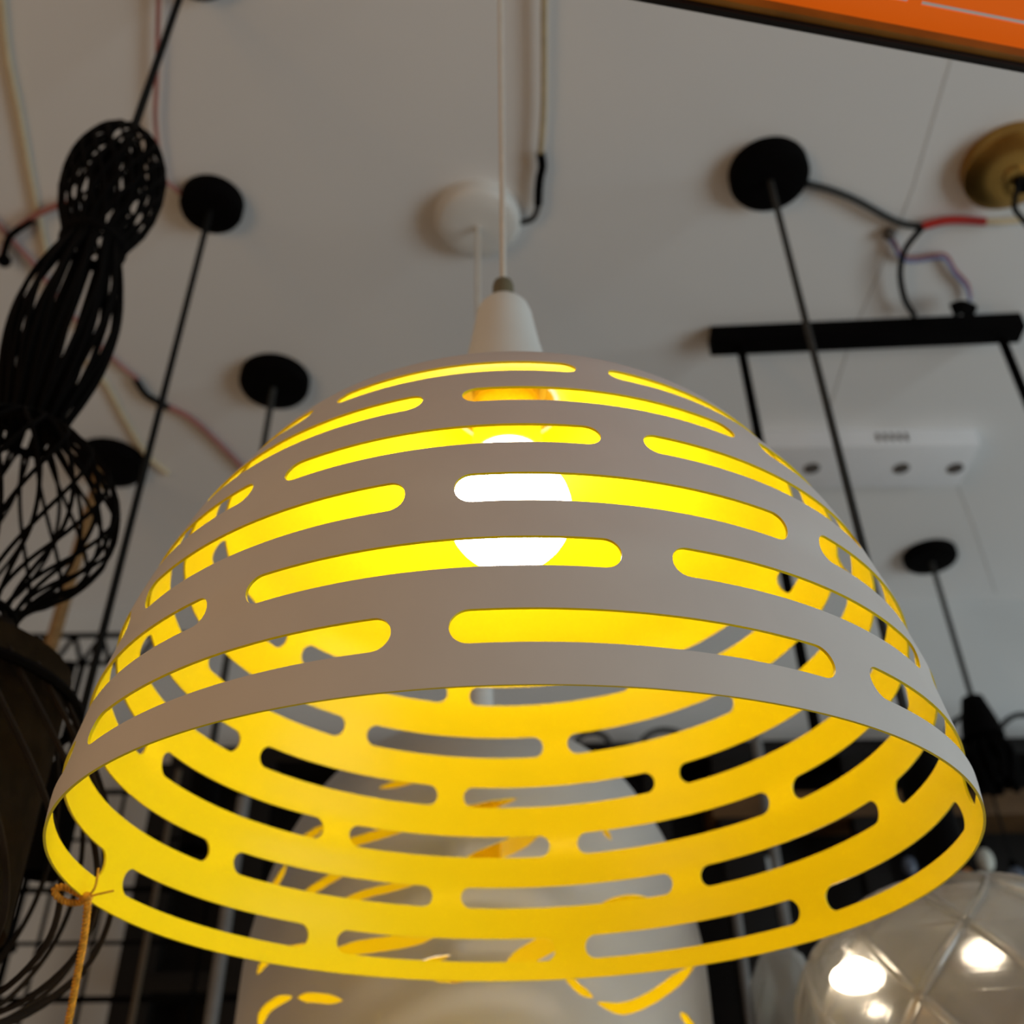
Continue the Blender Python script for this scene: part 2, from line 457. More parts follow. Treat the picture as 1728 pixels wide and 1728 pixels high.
e2, c2 = pendant(1570, 942, 'black pendant lamp whose flat ceiling plate is lowest at right near the back wall', Z + .80, r=.050, h=.020, cord=M_GCORD, crad=.005)
# the last one carries a splayed twig-like shade
sp = Vector((c2.x, c2.y, Z + .80))
bm = bmesh.new()
for k in range(14):
    a = 2 * pi * k / 14 + .2; R_ = .04 + .02 * random.random()
    tube(bm, smooth_pts([sp + Vector((0, 0, .01)), sp + Vector((cos(a) * R_ * .35, sin(a) * R_ * .35, -.03)), sp + Vector((cos(a) * R_ * .8, sin(a) * R_ * .8, -.07)), sp + Vector((cos(a) * R_ * .55, sin(a) * R_ * .55, -.11 - .02 * random.random()))], 5), .0065, 6)
link('wire_shade', bm, M_BLACK, e2)
L('shade_collar', [(0, .05), (.018, .045), (.03, 0), (.035, -.03), (0, -.035)], sp, M_BLACK, e2)
pr, cr = pendant(186, 784, 'pendant lamp on a thick brown jute rope behind the wire sculpture', Z + .45, r=.056, cord=M_JUTE, crad=.0105, cx=-.012, shade=(.06, .08))
cz = on_ceil(330, -42)
# ------------------------------------------------------------------ white dome pendant behind
c = on_ceil(806, 372, .010)
wd = empty('dome_pendant_lamp', (c.x, c.y, CEIL), 'white dome pendant lamp with leaf-shaped yellow cut-outs hanging behind and below the slotted one', 'lamp')
L('ceiling_canopy', canopy_prof(.056, .024), (c.x, c.y, CEIL - .024), M_PLAST, wd)
WX = at_y(803, 1640, c.y).x
dz = Z
dome = [(.178, .06), (.1785, .115), (.1785, .17), (.178, .213), (.174, .243), (.168, .272), (.160, .296), (.149, .320), (.135, .345), (.118, .365), (.100, .380), (.072, .396), (.040, .410), (.022, .418)]
dome_c = Vector((WX, c.y, dz))
dprof = [(p.x, p.z) for p in smooth_pts([(a_, 0, b_) for a_, b_ in dome], 6)]
darc = [0.0]
for a_, b_ in zip(dprof[:-1], dprof[1:]): darc.append(darc[-1] + math.hypot(b_[0] - a_[0], b_[1] - a_[1]))
def dome_hit(x, y):
    """where the line of sight meets the dome: (angle, arc length); angle 0 on the viewer's side"""
    d_ = ray(x, y).normalized(); prev = None; k_ = .5
    def F(k):
        p = CAM + d_ * k - dome_c; rad = math.hypot(p.x, p.y)
        z = p.z
        if z <= dprof[0][1]: pr_ = dprof[0][0]
        elif z >= dprof[-1][1]: pr_ = 0
        else:
            for q in range(len(dprof) - 1):
                if dprof[q][1] <= z <= dprof[q + 1][1]:
                    f = (z - dprof[q][1]) / (dprof[q + 1][1] - dprof[q][1]); pr_ = dprof[q][0] + f * (dprof[q + 1][0] - dprof[q][0]); break
        return rad - pr_, p
    best = None
    while k_ < 1.3:
        f, p = F(k_)
        if best is None or f < best[0]: best = (f, p)
        if f <= 0: best = (f, p); break
        k_ += .001
    p = best[1]; z = max(dprof[0][1], min(dprof[-1][1], p.z))
    for q in range(len(dprof) - 1):
        if dprof[q][1] <= z <= dprof[q + 1][1]:
            f = (z - dprof[q][1]) / (dprof[q + 1][1] - dprof[q][1]); sarc = darc[q] + f * (darc[q + 1] - darc[q]); break
    return math.atan2(p.x, -p.y), sarc
strokes = [([(700, 1385), (760, 1372), (815, 1362), (872, 1348)], 15), ([(562, 1438), (600, 1420), (655, 1404), (715, 1385)], 17),
    ([(760, 1472), (815, 1447), (868, 1425), (925, 1392)], 27), ([(500, 1430), (520, 1412), (550, 1392)], 13), ([(444, 1522), (466, 1490), (484, 1458)], 10),
    ([(510, 1515), (530, 1500), (563, 1480), (600, 1460)], 15), ([(566, 1526), (620, 1508), (688, 1490), (742, 1466)], 15), ([(985, 1545), (1040, 1520), (1085, 1519), (1130, 1548)], 13),
    ([(434, 1645), (446, 1626), (478, 1606), (517, 1592)], 11), ([(560, 1606), (620, 1597), (690, 1586), (765, 1562)], 25), ([(842, 1645), (890, 1612), (938, 1586), (992, 1556)], 34),
    ([(437, 1735), (446, 1708), (468, 1690), (494, 1682)], 16), ([(502, 1683), (535, 1684), (578, 1689)], 17), ([(725, 1652), (755, 1655), (790, 1655)], 8),
    ([(950, 1636), (972, 1664), (1000, 1684)], 15), ([(1008, 1692), (1050, 1702), (1095, 1686), (1140, 1655), (1172, 1628)], 22), ([(1148, 1708), (1160, 1722), (1172, 1740)], 12),
    ([(1002, 1386), (1018, 1400), (1032, 1418)], 8), ([(640, 1330), (690, 1318), (745, 1300)], 12), ([(900, 1470), (960, 1462), (1010, 1440)], 16),
    ([(640, 1640), (700, 1630), (760, 1612)], 12)]
dholes = []
for pl, wpx in strokes:
    cs_ = smooth_pts([(a_, b_, 0) for a_, b_ in pl], 7); n_ = len(cs_); up_, dn_ = [], []
    for i_, p in enumerate(cs_):
        t_ = (cs_[min(i_ + 1, n_ - 1)] - cs_[max(i_ - 1, 0)]).normalized(); f = i_ / (n_ - 1)
        w_ = wpx * .5 * max(.10, min(1, 4 * min(f, 1 - f)) ** .6)
        up_.append((p.x - t_.y * w_, p.y + t_.x * w_)); dn_.append((p.x + t_.y * w_, p.y - t_.x * w_))
    h_ = [dome_hit(*q) for q in up_ + dn_[::-1]]
    if max(a_ for a_, b_ in h_) < 1.45 and min(a_ for a_, b_ in h_) > -1.45: dholes.append(h_)
    elif True:
        h_ = [(max(-1.5, min(1.5, a_)), b_) for a_, b_ in h_]; dholes.append(h_)
def perforated(name, cen, prof_, arc_, holes_, th, m_out, m_in, parent):
    lo, hi = -pi / 2 - .02, 1.5 * pi - .02
    cons_, edg = [], []
    for h_ in holes_:
        b0 = len(cons_); cons_.extend(h_); edg.extend([(b0 + i_, b0 + (i_ + 1) % len(h_)) for i_ in range(len(h_))])
    pts_ = list(cons_); Hs = arc_[-1]; nu, ns = 180, 60
    for i_ in range(nu + 1):
        u_ = lo + (hi - lo) * i_ / nu
        for j_ in range(ns + 1):
            s_ = Hs * j_ / ns
            if 0 < i_ < nu and any(abs(a_ - u_) < .012 and abs(b_ - s_) < .0016 for a_, b_ in cons_): continue
            pts_.append((u_, s_))
    res_ = delaunay_2d_cdt([Vector(p) for p in pts_], edg, [], 0, 1e-7); V_, F_ = res_[0], res_[2]
    def ins(px, py, poly):
        c_ = False; j_ = len(poly) - 1
        for i_ in range(len(poly)):
            xi, yi = poly[i_]; xj, yj = poly[j_]
            if (yi > py) != (yj > py) and px < (xj - xi) * (py - yi) / (yj - yi) + xi: c_ = not c_
            j_ = i_
        return c_
    bb = [(min(p[0] for p in h_), max(p[0] for p in h_), min(p[1] for p in h_), max(p[1] for p in h_)) for h_ in holes_]
    def at_s(s_):
        for q in range(len(arc_) - 1):
            if arc_[q] <= s_ <= arc_[q + 1] + 1e-9:
                f = (s_ - arc_[q]) / (arc_[q + 1] - arc_[q]); a_, b_ = prof_[q], prof_[q + 1]
                tr_, tz_ = b_[0] - a_[0], b_[1] - a_[1]; l_ = math.hypot(tr_, tz_)
                return a_[0] + f * tr_, a_[1] + f * tz_, tr_ / l_, tz_ / l_
        return prof_[-1][0], prof_[-1][1], -1, 0
    bm = bmesh.new(); O_, I_, ix = [], [], {}
    def vert(v):
        u_ = v[0] if v[0] < hi - 1e-6 else lo
        k_ = (round(u_ * 1e5), round(v[1] * 1e6))
        if k_ not in ix:
            r_, z_, tr_, tz_ = at_s(v[1])
            ix[k_] = len(O_)
            O_.append(bm.verts.new(cen + Vector((r_ * sin(u_), -r_ * cos(u_), z_))))
            r2, z2 = r_ - tz_ * th, z_ + tr_ * th
            I_.append(bm.verts.new(cen + Vector((r2 * sin(u_), -r2 * cos(u_), z2))))
        return ix[k_]
    mp = [vert(v) for v in V_]; cnt = {}
    for f in F_:
        cx = sum(V_[i_][0] for i_ in f) / 3; cy = sum(V_[i_][1] for i_ in f) / 3
        if any(b_[0] <= cx <= b_[1] and b_[2] <= cy <= b_[3] and ins(cx, cy, h_) for b_, h_ in zip(bb, holes_)): continue
        g_ = [mp[i_] for i_ in f]
        if len(set(g_)) < 3: continue
        try:
            bm.faces.new([O_[i_] for i_ in g_]); w_ = bm.faces.new([I_[i_] for i_ in g_[::-1]]); w_.material_index = 1
        except ValueError: continue
        for a_, b_ in ((g_[0], g_[1]), (g_[1], g_[2]), (g_[2], g_[0])): cnt[(a_, b_)] = 1
    dd = {}
    def dv(i_, w_):
        if (i_, w_) not in dd: dd[(i_, w_)] = bm.verts.new((O_ if w_ else I_)[i_].co)
        return dd[(i_, w_)]
    for a_, b_ in cnt:
        if (b_, a_) not in cnt:
            q = bm.faces.new((dv(b_, 1), dv(a_, 1), dv(a_, 0), dv(b_, 0))); q.material_index = 1
    bmesh.ops.delete(bm, geom=[v for v in bm.verts if not v.link_faces], context='VERTS')
    bm.normal_update()
    return link(name, bm, [m_out, m_in], parent)
perforated('lamp_shade', dome_c, dprof, darc, dholes, .0011, M_GREYW, M_YEL, wd)
L('light_bulb', [(0, .088)] + [(.032 * sin(pi * q / 14), .12 - .032 * cos(pi * q / 14)) for q in range(1, 12)] + [(.017, .163), (.016, .178), (0, .178)], dome_c, M_BULB, wd, 32)
L('lampholder', [(0, .41), (.02, .41), (.02, .173), (.017, .173), (0, .176)], dome_c, M_HOLD, wd, 32)
L('cord_cup', [(0, .50), (.008, .50), (.012, .49), (.014, .42), (.02, .40), (0, .40)], (WX, c.y, dz), M_PLAST, wd)
T('cord', [Vector((c.x, c.y, CEIL - .022)), Vector(((c.x + WX) / 2, c.y, Z + .8)), Vector((WX, c.y, Z + .495))], .0028, M_WCORD, wd, 8, False)

# tan cable with black joint running into the white canopy
e = empty('supply_cable', on_ceil(917, 0), 'tan supply cable with a black taped joint above the white ceiling plate', 'cable')
def cpts(l, drop=.012): return [on_ceil(x, y, drop) for x, y in l]
T('cable', cpts([(920, -60), (918, 20), (918, 110), (917, 190), (912, 262)]), .0035, M_TAN, e)
bm = bmesh.new(); tube(bm, smooth_pts(cpts([(912, 258), (915, 280), (911, 300), (909, 320), (908, 345)])), .0055, 8); o = link('taped_joint', bm, M_BLACK, e)
T('cable_end', cpts([(908, 343), (905, 358), (895, 371), (866, 377)]), .0040, M_GCORD, e)

# ------------------------------------------------------------------ black bar fixture
a = on_ceil(1198, 549); b = on_ceil(1723, 526); d = (b - a); dn = d.normalized(); nrm = Vector((-dn.y, dn.x, 0))
fp = on_ceil(1198, 602, .03); wdt = (fp - a).dot(nrm)
bf = empty('bar_pendant_fixture', (a + b) / 2, 'long black rectangular ceiling bar with two black rods hanging from its ends', 'lamp')
B('ceiling_bar', (a + b) / 2 + nrm * wdt / 2 - Vector((0, 0, .015)), d / 2, nrm * wdt / 2, (0, 0, .015), M_BLACK, bf, .003)
for px, py in ((1251, 590), (1693, 577)):
    q = on_ceil(px, py, .03)
    T('rod', [Vector((q.x, q.y, CEIL - .028)), Vector((q.x, q.y, at_y(836, 1285, q.y).z))], .0065, M_BLACK, bf, 10, False)
T('lead_wire', cpts([(1556, 384), (1528, 420), (1519, 460), (1527, 505), (1543, 532)], .02), .0042, M_BCORD, bf)

# feed cable
e = empty('feed_cable', on_ceil(1500, 372), 'grey cable with red tape running from the large black plate towards the brass plate', 'cable')
T('cable', cpts([(1362, 310), (1400, 320), (1445, 338), (1500, 368), (1530, 379), (1558, 382)]), .0048, M_GCORD, e)
T('red_tape', cpts([(1556, 382), (1590, 373), (1620, 371), (1662, 374)]), .0056, M_RED, e)
T('bare_end', cpts([(1660, 374), (1690, 374), (1735, 371)]), .0042, M_CREAM, e)
e = empty('twisted_wires', on_ceil(1560, 430), 'pair of thin red and blue wires lying above the black bar', 'wire')
wl = [(1494, 390), (1508, 405), (1522, 430), (1545, 434), (1572, 430), (1596, 430), (1612, 455), (1632, 478), (1638, 500)]
T('red_wire', cpts(wl, .008), .0022, M_DRED, e)
T('blue_wire', cpts([(x - 1, y + 7) for x, y in wl], .009), .0022, M_BLUE, e)
bm = bmesh.new(); bmesh.ops.create_uvsphere(bm, u_segments=12, v_segments=8, radius=.0085); bmesh.ops.translate(bm, verts=bm.verts, vec=on_ceil(1500, 395, .008)); link('tape_knob', bm, M_HOLE, e)
bm = bmesh.new(); tube(bm, smooth_pts(cpts([(1606, 524), (1622, 518), (1640, 524)], .035)), .010, 8)
tag(link('wire_connector', bm, M_BLACK), 'black lump of tape sitting on top edge of the black bar', 'connector')

# brass canopy
c = on_ceil(1706, 284, .012)
e = empty('brass_pendant_lamp', (c.x, c.y, CEIL), 'pendant lamp with a round brushed brass ceiling plate at the right edge', 'lamp')
L('ceiling_canopy', [(0, -.004), (.012, -.004), (.014, 0), (.03, .001), (.05, .003), (.058, .008), (.059, .026), (0, .026)], (c.x, c.y, CEIL - .026), M_BRASS, e)
T('cord', [on_ceil(1722, 300, .03), on_ceil(1716, 320, .04), on_ceil(1712, 350, .045), on_ceil(1724, 368, .045), on_ceil(1745, 392, .045)], .0036, M_BCORD, e)
L('cord_grip', [(0, -.012), (.008, -.012), (.010, 0), (0, 0)], on_ceil(1724, 308, .028), M_BLACK, e)

# emergency light box on the ceiling
a = on_ceil(1268, 727); b = on_ceil(1645, 722); d = b - a; dn = d.normalized(); nrm = Vector((-dn.y, dn.x, 0))
HB = .036
e = empty('emergency_light', (a + b) / 2, 'shallow white rectangular ceiling box with vent slits and three round recesses', 'light fixture')
fa = on_ceil(1268, 826, HB); wdt = (fa - a).dot(nrm)
B('housing', (a + b) / 2 + nrm * wdt / 2 - Vector((0, 0, HB / 2)), d / 2, nrm * wdt / 2, (0, 0, HB / 2), mat('white_fixture_plastic', (.86, .86, .88), .5, noise=.03, nscale=20), e, .003)
for px in (1480, 1492, 1504, 1516, 1528):
    q = on_ceil(px, 742, .018); q = a + dn * (q - a).dot(dn) - nrm * .0006; q.z = CEIL - .018
    B('vent_slit', q, dn * .0022, nrm * .001, (0, 0, .008), M_HOLE, e, .0004)
for px in (1370, 1521, 1612):
    q = at_z(px, 790, CEIL - HB)
    L('recess', [(0, 0), (.010, 0), (.013, -.002), (.013, -.0035), (.008, -.004), (0, -.002)], (q.x, q.y, CEIL - HB + .002), M_HOLE, e, 24)

# ------------------------------------------------------------------ orange slatted shade, upper right
HO = Z + .50
p0 = at_z(1048, -2, HO); p1 = at_z(1735, 126, HO); d = p1 - p0; dn = d.normalized(); nr = Vector((dn.y, -dn.x, 0))   # nr points to the viewer
om = empty('orange_pendant_shade', (p0 + p1) / 2, 'large orange slatted lamp shade with brown frame at the upper right corner', 'lamp')
P0 = p0 - dn * .12; P1 = p1 + dn * .12; mid = (P0 + P1) / 2; hl = (P1 - P0) / 2
def px_w(n): return .6 * n / FPX * ((p0 + p1) / 2 - CAM).dot(FWD) / .80
w1 = px_w(16)
B('frame_edge', mid + nr * w1 / 2 + Vector((0, 0, .010)), hl, nr * w1 / 2, (0, 0, .010), M_DWOOD, om, .001)
B('frame_rail', mid + nr * (w1 * 1.5) + Vector((0, 0, .012)), hl, nr * w1 / 2, (0, 0, .009), mat('golden_brown_wood', (.26, .11, .012), .4, noise=.4, nscale=20), om, .001)
# slatted panel with thin gaps
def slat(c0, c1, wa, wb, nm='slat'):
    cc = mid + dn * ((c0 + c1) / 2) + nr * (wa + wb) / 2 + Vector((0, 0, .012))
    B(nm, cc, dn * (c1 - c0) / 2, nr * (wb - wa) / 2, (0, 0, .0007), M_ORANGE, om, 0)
h2 = hl.length
y_ = 2 * w1
def cofs(px): return (at_z(px, 40, HO) - mid).dot(dn)
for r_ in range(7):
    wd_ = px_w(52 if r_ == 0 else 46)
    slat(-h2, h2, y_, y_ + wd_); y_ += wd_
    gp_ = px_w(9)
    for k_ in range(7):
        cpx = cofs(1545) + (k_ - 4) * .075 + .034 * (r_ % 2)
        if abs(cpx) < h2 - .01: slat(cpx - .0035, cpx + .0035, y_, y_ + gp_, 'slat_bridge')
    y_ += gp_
for s_ in (-1, 1):
    B('frame_end', mid + dn * (s_ * (h2 - .006)) + nr * y_ / 2 + Vector((0, 0, .026)), dn * .006, nr * y_ / 2, (0, 0, .004), M_DWOOD, om, .001)
cx_ = mid + nr * y_ * .9
T('cord', [Vector((cx_.x, cx_.y, HO + .02)), Vector((cx_.x, cx_.y, CEIL))], .003, M_BCORD, om, 8, False)
# ------------------------------------------------------------------ wire sculpture, left
pa = at_d(216, 245, .955)
AXX, AXY = pa.x, pa.y
def axis_z(py):      # height on the sculpture axis seen at image row py
    d_ = ray(213 - .336 * (py - 245), py); k = AXY / d_.y
    return CAM.z + d_.z * k, k
ws = empty('wire_sculpture_lamp', (AXX, AXY, CEIL), 'tall black woven wire pendant lamp in stacked gourd shapes at the left edge', 'lamp')
_cc = on_ceil(332, -64, .012)
L('ceiling_canopy', canopy_prof(.041, .022), (_cc.x, _cc.y, CEIL - .022), M_BLACK, ws)
T('cord', [Vector((AXX, AXY, CEIL - .02)), Vector((AXX, AXY, CEIL - .2)), Vector((AXX, AXY, pa.z))], .0038, M_BCORD, ws, 8, False)
def section(name, rows, n, rad, twist, m, mult=1.0, both=True, parent=ws):
    """rows: (image row, half width px)"""
    P_ = []
    for py, hw in rows:
        z, k = axis_z(py); P_.append((hw / FPX * k * mult, z))
    sp_ = smooth_pts([(r, 0, z) for r, z in P_], 5)
    z0, z1 = sp_[0].z, sp_[-1].z
    bm = bmesh.new()
    for sg in ((1, -1) if both else (1,)):
        for k in range(n):
            a0 = 2 * pi * k / n + (pi / n if sg < 0 else 0)
            pts = []
            for p in sp_:
                f = (z0 - p.z) / (z0 - z1)
                a_ = a0 + sg * twist * f
                pts.append(Vector((AXX + max(p.x, .004) * cos(a_), AXY + max(p.x, .004) * sin(a_), p.z)))
            tube(bm, pts, rad, 5)
    return link(name, bm, m, parent)
section('crown', [(238, 30), (244, 48), (262, 68), (290, 84), (325, 88), (360, 80), (392, 62), (415, 52)], 20, .0019, 1.3, M_WIRE, mult=.90)
section('upper_gourd', [(405, 54), (430, 56), (460, 70), (500, 86), (545, 94), (600, 92), (650, 80), (690, 66), (725, 56), (745, 54)], 16, .0020, .30, M_WIRE, mult=.87)
section('inner_core', [(250, 14), (300, 34), (360, 24), (420, 30), (500, 36), (560, 40), (650, 40), (740, 34)], 5, .0042, .25, M_WIRE, both=False)
section('lower_gourd', [(725, 56), (745, 90), (780, 140), (820, 175), (865, 190), (905, 186), (945, 160), (975, 122), (1005, 94), (1040, 78)], 20, .0015, .75, M_WIRE)
section('bell', [(1035, 78), (1060, 96), (1090, 140), (1130, 190), (1190, 240), (1280, 310), (1380, 375), (1470, 412), (1550, 418), (1620, 392), (1690, 310), (1735, 180)], 22, .0017, 1.1, M_BWIRE, mult=.95, both=False)
for py, hw in ((415, 49), (733, 51), (1038, 79), (1180, 232)):
    z, k = axis_z(py); r_ = hw / FPX * k
    bm = bmesh.new(); n_ = 40
    pts = [Vector((AXX + r_ * cos(2 * pi * i / n_), AXY + r_ * sin(2 * pi * i / n_), z)) for i in range(n_ + 1)]
    tube(bm, pts, .0032, 6, False); link('ring', bm, M_WIRE, ws)
# coaxial fabric shade inside the bell
z1_, k1_ = axis_z(1120); z0_, k0_ = axis_z(1560)
r1 = 205 / FPX * k1_
L('fabric_shade', [(r1 * .98, z1_), (r1, z0_), (r1 * .985, z0_), (r1 * .965, z1_), (0.01, z1_), (.01, z1_ + .004), (r1 * .98, z1_)], (AXX, AXY, 0), M_DFAB, ws, 64)

# red wire beside the sculpture cord, ceiling wires at left
def ceil_wire(label, pts, r, m, drop=.006, name='wire'):
    bm = bmesh.new(); tube(bm, smooth_pts([on_ceil(x, y, drop) for x, y in pts]), r, 6)
    return tag(link(name, bm, m), label, 'wire')
ceil_wire('thin dull red wire hanging beside the cord of the wire sculpture', [(268, -20), (266, 60), (264, 140), (262, 200), (268, 260), (276, 300), (300, 322), (320, 338)], .0028, M_DRED, .01)
ceil_wire('pale yellow wire running down the ceiling at the upper left corner', [(2, -10), (12, 90), (32, 190), (50, 290), (66, 370), (80, 440)], .0042, M_CREAM, .004)
ceil_wire('pale yellow wire end below the waist of the wire sculpture', [(150, 610), (180, 650), (215, 715), (250, 770), (285, 800)], .0042, M_CREAM, .004)
wr = empty('red_ceiling_wire', on_ceil(230, 640), 'long dull red wire crossing the ceiling behind the wire sculpture with a black joint', 'wire')
T('wire', cpts([(-20, 360), (15, 400), (60, 450), (120, 530), (190, 605), (232, 640)], .008), .0034, M_DRED, wr)
bm = bmesh.new(); tube(bm, smooth_pts(cpts([(228, 640), (245, 665), (262, 676), (284, 688)], .009)), .0052, 8); link('black_joint', bm, M_BLACK, wr)
T('wire_end', cpts([(282, 686), (320, 705), (360, 740), (400, 780), (440, 820)], .008), .0046, M_DRED, wr)
wn = empty('black_wire_junction', on_ceil(14, 402), 'black wire junction with a hanging knob at the left edge', 'wire')
T('wire', cpts([(120, 342), (88, 350), (50, 370), (15, 402), (4, 430)], .012), .0045, M_DRED, wn)
T('black_wire', cpts([(56, 371), (30, 388), (15, 402), (6, 430), (5, 442)], .014), .0048, M_BLACK, wn)
bm = bmesh.new(); bmesh.ops.create_uvsphere(bm, u_segments=14, v_segments=10, radius=.0095); bmesh.ops.translate(bm, verts=bm.verts, vec=on_ceil(7, 440, .018)); link('knob', bm, M_BLACK, wn)

# ------------------------------------------------------------------ metal trusses and grid at left
def tpt(x, y, Y=1.62): return at_y(x, y, Y)
tr = empty('metal_truss', tpt(100, 1100), 'black metal lattice truss in front of the back wall at the left', 'truss')
zt, zb = tpt(100, 1073).z, tpt(100, 1120).z
xl, xr = tpt(-40, 1090).x, tpt(330, 1090).x
def bar(name, p, q, r, m=M_BLACK, parent=None): return T(name, [p, q], r, m, parent, 8, False)
bar('top_chord', Vector((xl, 1.62, zt)), Vector((xr, 1.62, zt)), .0052, parent=tr)
bar('bottom_chord', Vector((xl, 1.62, zb)), Vector((xr, 1.62, zb)), .0046, parent=tr)
n_ = 8
for i in range(n_):
    xa = xl + (xr - xl) * i / n_; xb = xl + (xr - xl) * (i + .5) / n_; xc = xl + (xr - xl) * (i + 1) / n_
    bar('web_rod', Vector((xa, 1.62, zb)), Vector((xb, 1.62, zt)), .0042, parent=tr)
    bar('web_rod', Vector((xb, 1.62, zt)), Vector((xc, 1.62, zb)), .0042, parent=tr)
for px in (140, 118):
    p = tpt(px, 1120); bar('leg', Vector((p.x, 1.62, zb)), Vector((p.x, 1.62, zb - 1.0)), .012 if px == 118 else .006, parent=tr)
gp = empty('wire_grid_panel', at_y(60, 1600, 1.5), 'black wire grid display panel at the lower left against the back wall', 'grid panel')
gx0, gx1 = at_y(-120, 1600, 1.5).x, at_y(430, 1600, 1.5).x
gz1, gz0 = Z + .62, Z + .12
for i in range(7):
    x = gx0 + (gx1 - gx0) * i / 6; bar('upright_wire', Vector((x, 1.5, gz0)), Vector((x, 1.5, gz1)), .0030, parent=gp)
for i in range(8):
    z = gz0 + (gz1 - gz0) * i / 7; bar('cross_wire', Vector((gx0, 1.503, z)), Vector((gx1, 1.503, z)), .0044 if i % 2 else .0028, parent=gp)

# ------------------------------------------------------------------ dark display rack behind the lamp
RY = 1.76
def rx(px, py): return at_y(px, py, RY).x
RT = at_y(864, 1262, RY).z; RL = rx(252, 1560); RR = rx(1900, 1300)
rk = empty('display_rack', (0, RY, 0), 'tall dark wooden display rack filling the background below the ceiling', 'rack')
bx('back_panel', RL, RR, RY + .07, RY + .08, 0, RT - .03, M_DWOOD, rk)
bx('top_board', RL - .01, RR, RY - .02, RY + .08, RT - .03, RT, M_DWOOD, rk)
for px, w in ((262, .03), (420, .022), (640, .02), (1120, .02), (1260, .035), (1480, .022), (1640, .03)):
    x = rx(px, 1500); bx('post', x - w, x + w, RY - .02, RY + .01, 0, RT - .03, M_DWOOD, rk)
zs = at_y(1450, 1385, RY).z
bx('shelf_board', rx(1200, 1385), RR, RY - .022, RY + .07, zs, zs + .045, M_MWOOD, rk)
zs2 = at_y(300, 1680, RY).z
bx('shelf_board', RL, rx(500, 1680), RY - .022, RY + .07, zs2, zs2 + .03, M_DWOOD, rk)

# pale poles
def pole(label, px, py0, py1, Y, r, m, name='pole'):
    a_ = at_y(px, py0, Y); b_ = at_y(px - (px - 836) * 0, py1, Y)
    bm = bmesh.new(); tube(bm, [Vector((a_.x, Y, a_.z)), Vector((a_.x, Y, 0))], r, 10)
    return tag(link(name, bm, m), label, 'pole')
M_GPOLE = mat('pale_grey_pole', (.22, .21, .20), .6, noise=.2, nscale=30)
pole('pale grey vertical pole left of the white dome lamp', 412, 1345, 1800, 1.45, .0085, M_GPOLE)
pole('thin brown vertical pole seen through the left slots', 302, 1300, 1500, 1.40, .004, mat('brown_pole', (.10, .07, .04), .6, noise=.2, nscale=30))
pole('pale grey vertical rod seen through the upper right slots', 1275, 1240, 1330, 1.55, .008, M_GPOLE)
pole('thin grey vertical pole right of the white dome lamp', 1238, 1500, 1800, 1.40, .006, M_GPOLE)
# loops of cable lying on top of the rack
for i, (px, py, w, h, lb) in enumerate([(1640, 1248, 42, 42, 'grey cable loop on the rack left of the black splayed pendant'), (1725, 1262, 46, 56, 'grey cable loop on the rack at the right edge'), (1122, 1260, 40, 28, 'grey cable loop on the rack seen through the third slot row'), (1000, 1262, 30, 26, 'grey cable loop on the rack above the white dome lamp')]):
    cpt = []
    for k in range(13):
        a_ = pi * k / 12
        p = at_y(px - w * cos(a_), py - h * sin(a_), RY - .02); cpt.append(p)
    bm = bmesh.new(); tube(bm, smooth_pts(cpt, 3), .0055, 6)
    tag(link('cable_loop', bm, M_GCORD), lb, 'cable')
# small globe bulbs in the dark at right
M_GLOBE = mat('milky_glass', (.62, .62, .55), .35, noise=.04, nscale=20)
M_BGLOBE = mat('bluish_glass', (.10, .12, .17), .2, noise=.1, nscale=20)
M_AMB = mat('amber_glass', (.60, .22, .05), .3, noise=.1, nscale=20)
def globe(px, py, rpx, Y, m, label, tall=1.3):
    Y = RY - .05
    c_ = at_y(px, py, Y); dep = (c_ - CAM).dot(FWD); r_ = rpx / FPX * dep
    e_ = empty('hanging_bulb', c_, label, 'bulb')
    pr_ = [(0, -r_ * tall)] + [(r_ * sin(pi * i / 14), -r_ * tall * cos(pi * i / 14)) for i in range(1, 12)] + [(r_ * .35, r_ * tall * .95), (0, r_ * tall)]
    L('glass_bulb', pr_, c_, m, e_, 24)
    L('socket', [(0, r_ * tall * .85), (r_ * .42, r_ * tall * .85), (r_ * .42, r_ * tall * 1.5), (0, r_ * tall * 1.55)], c_, M_BLACK, e_, 16)
    T('cord', [c_ + Vector((0, 0, r_ * tall * 1.5)), Vector((c_.x, c_.y, RT - .016)), Vector((c_.x, RY - .018, RT - .014))], .002, M_BCORD, e_, 6, False)
globe(1663, 1452, 14, 1.25, M_GLOBE, 'milky white bulb hanging right of the yellow rim', 1.5)
globe(1588, 1400, 13, 1.35, M_GLOBE, 'milky white bulb seen through the lowest slot at right', 1.5)
globe(1535, 1462, 12, 1.30, M_BGLOBE, 'bluish bulb seen through the lowest slot at right', 1.4)
globe(1632, 1480, 11, 1.15, M_AMB, 'amber bulb just above the cut glass lamp', 1.4)
globe(1716, 1482, 16, 1.40, M_BGLOBE, 'bluish bulb right of the milky bulb, above the cut glass lamp', 1.2)
tg = empty('price_card', at_y(1290, 1462, RY), 'pale folded card hanging in the dark seen through the slot right of the dome lamp', 'card')
p = at_y(1292, 1462, RY)
B('card', p, (.028, 0, -.008), (0, .0008, 0), (-.005, 0, .018), M_PALE, tg, 0)
T('string', [p + Vector((0, 0, .012)), Vector((p.x, p.y, RT - .02))], .0008, M_BCORD, tg, 5, False)

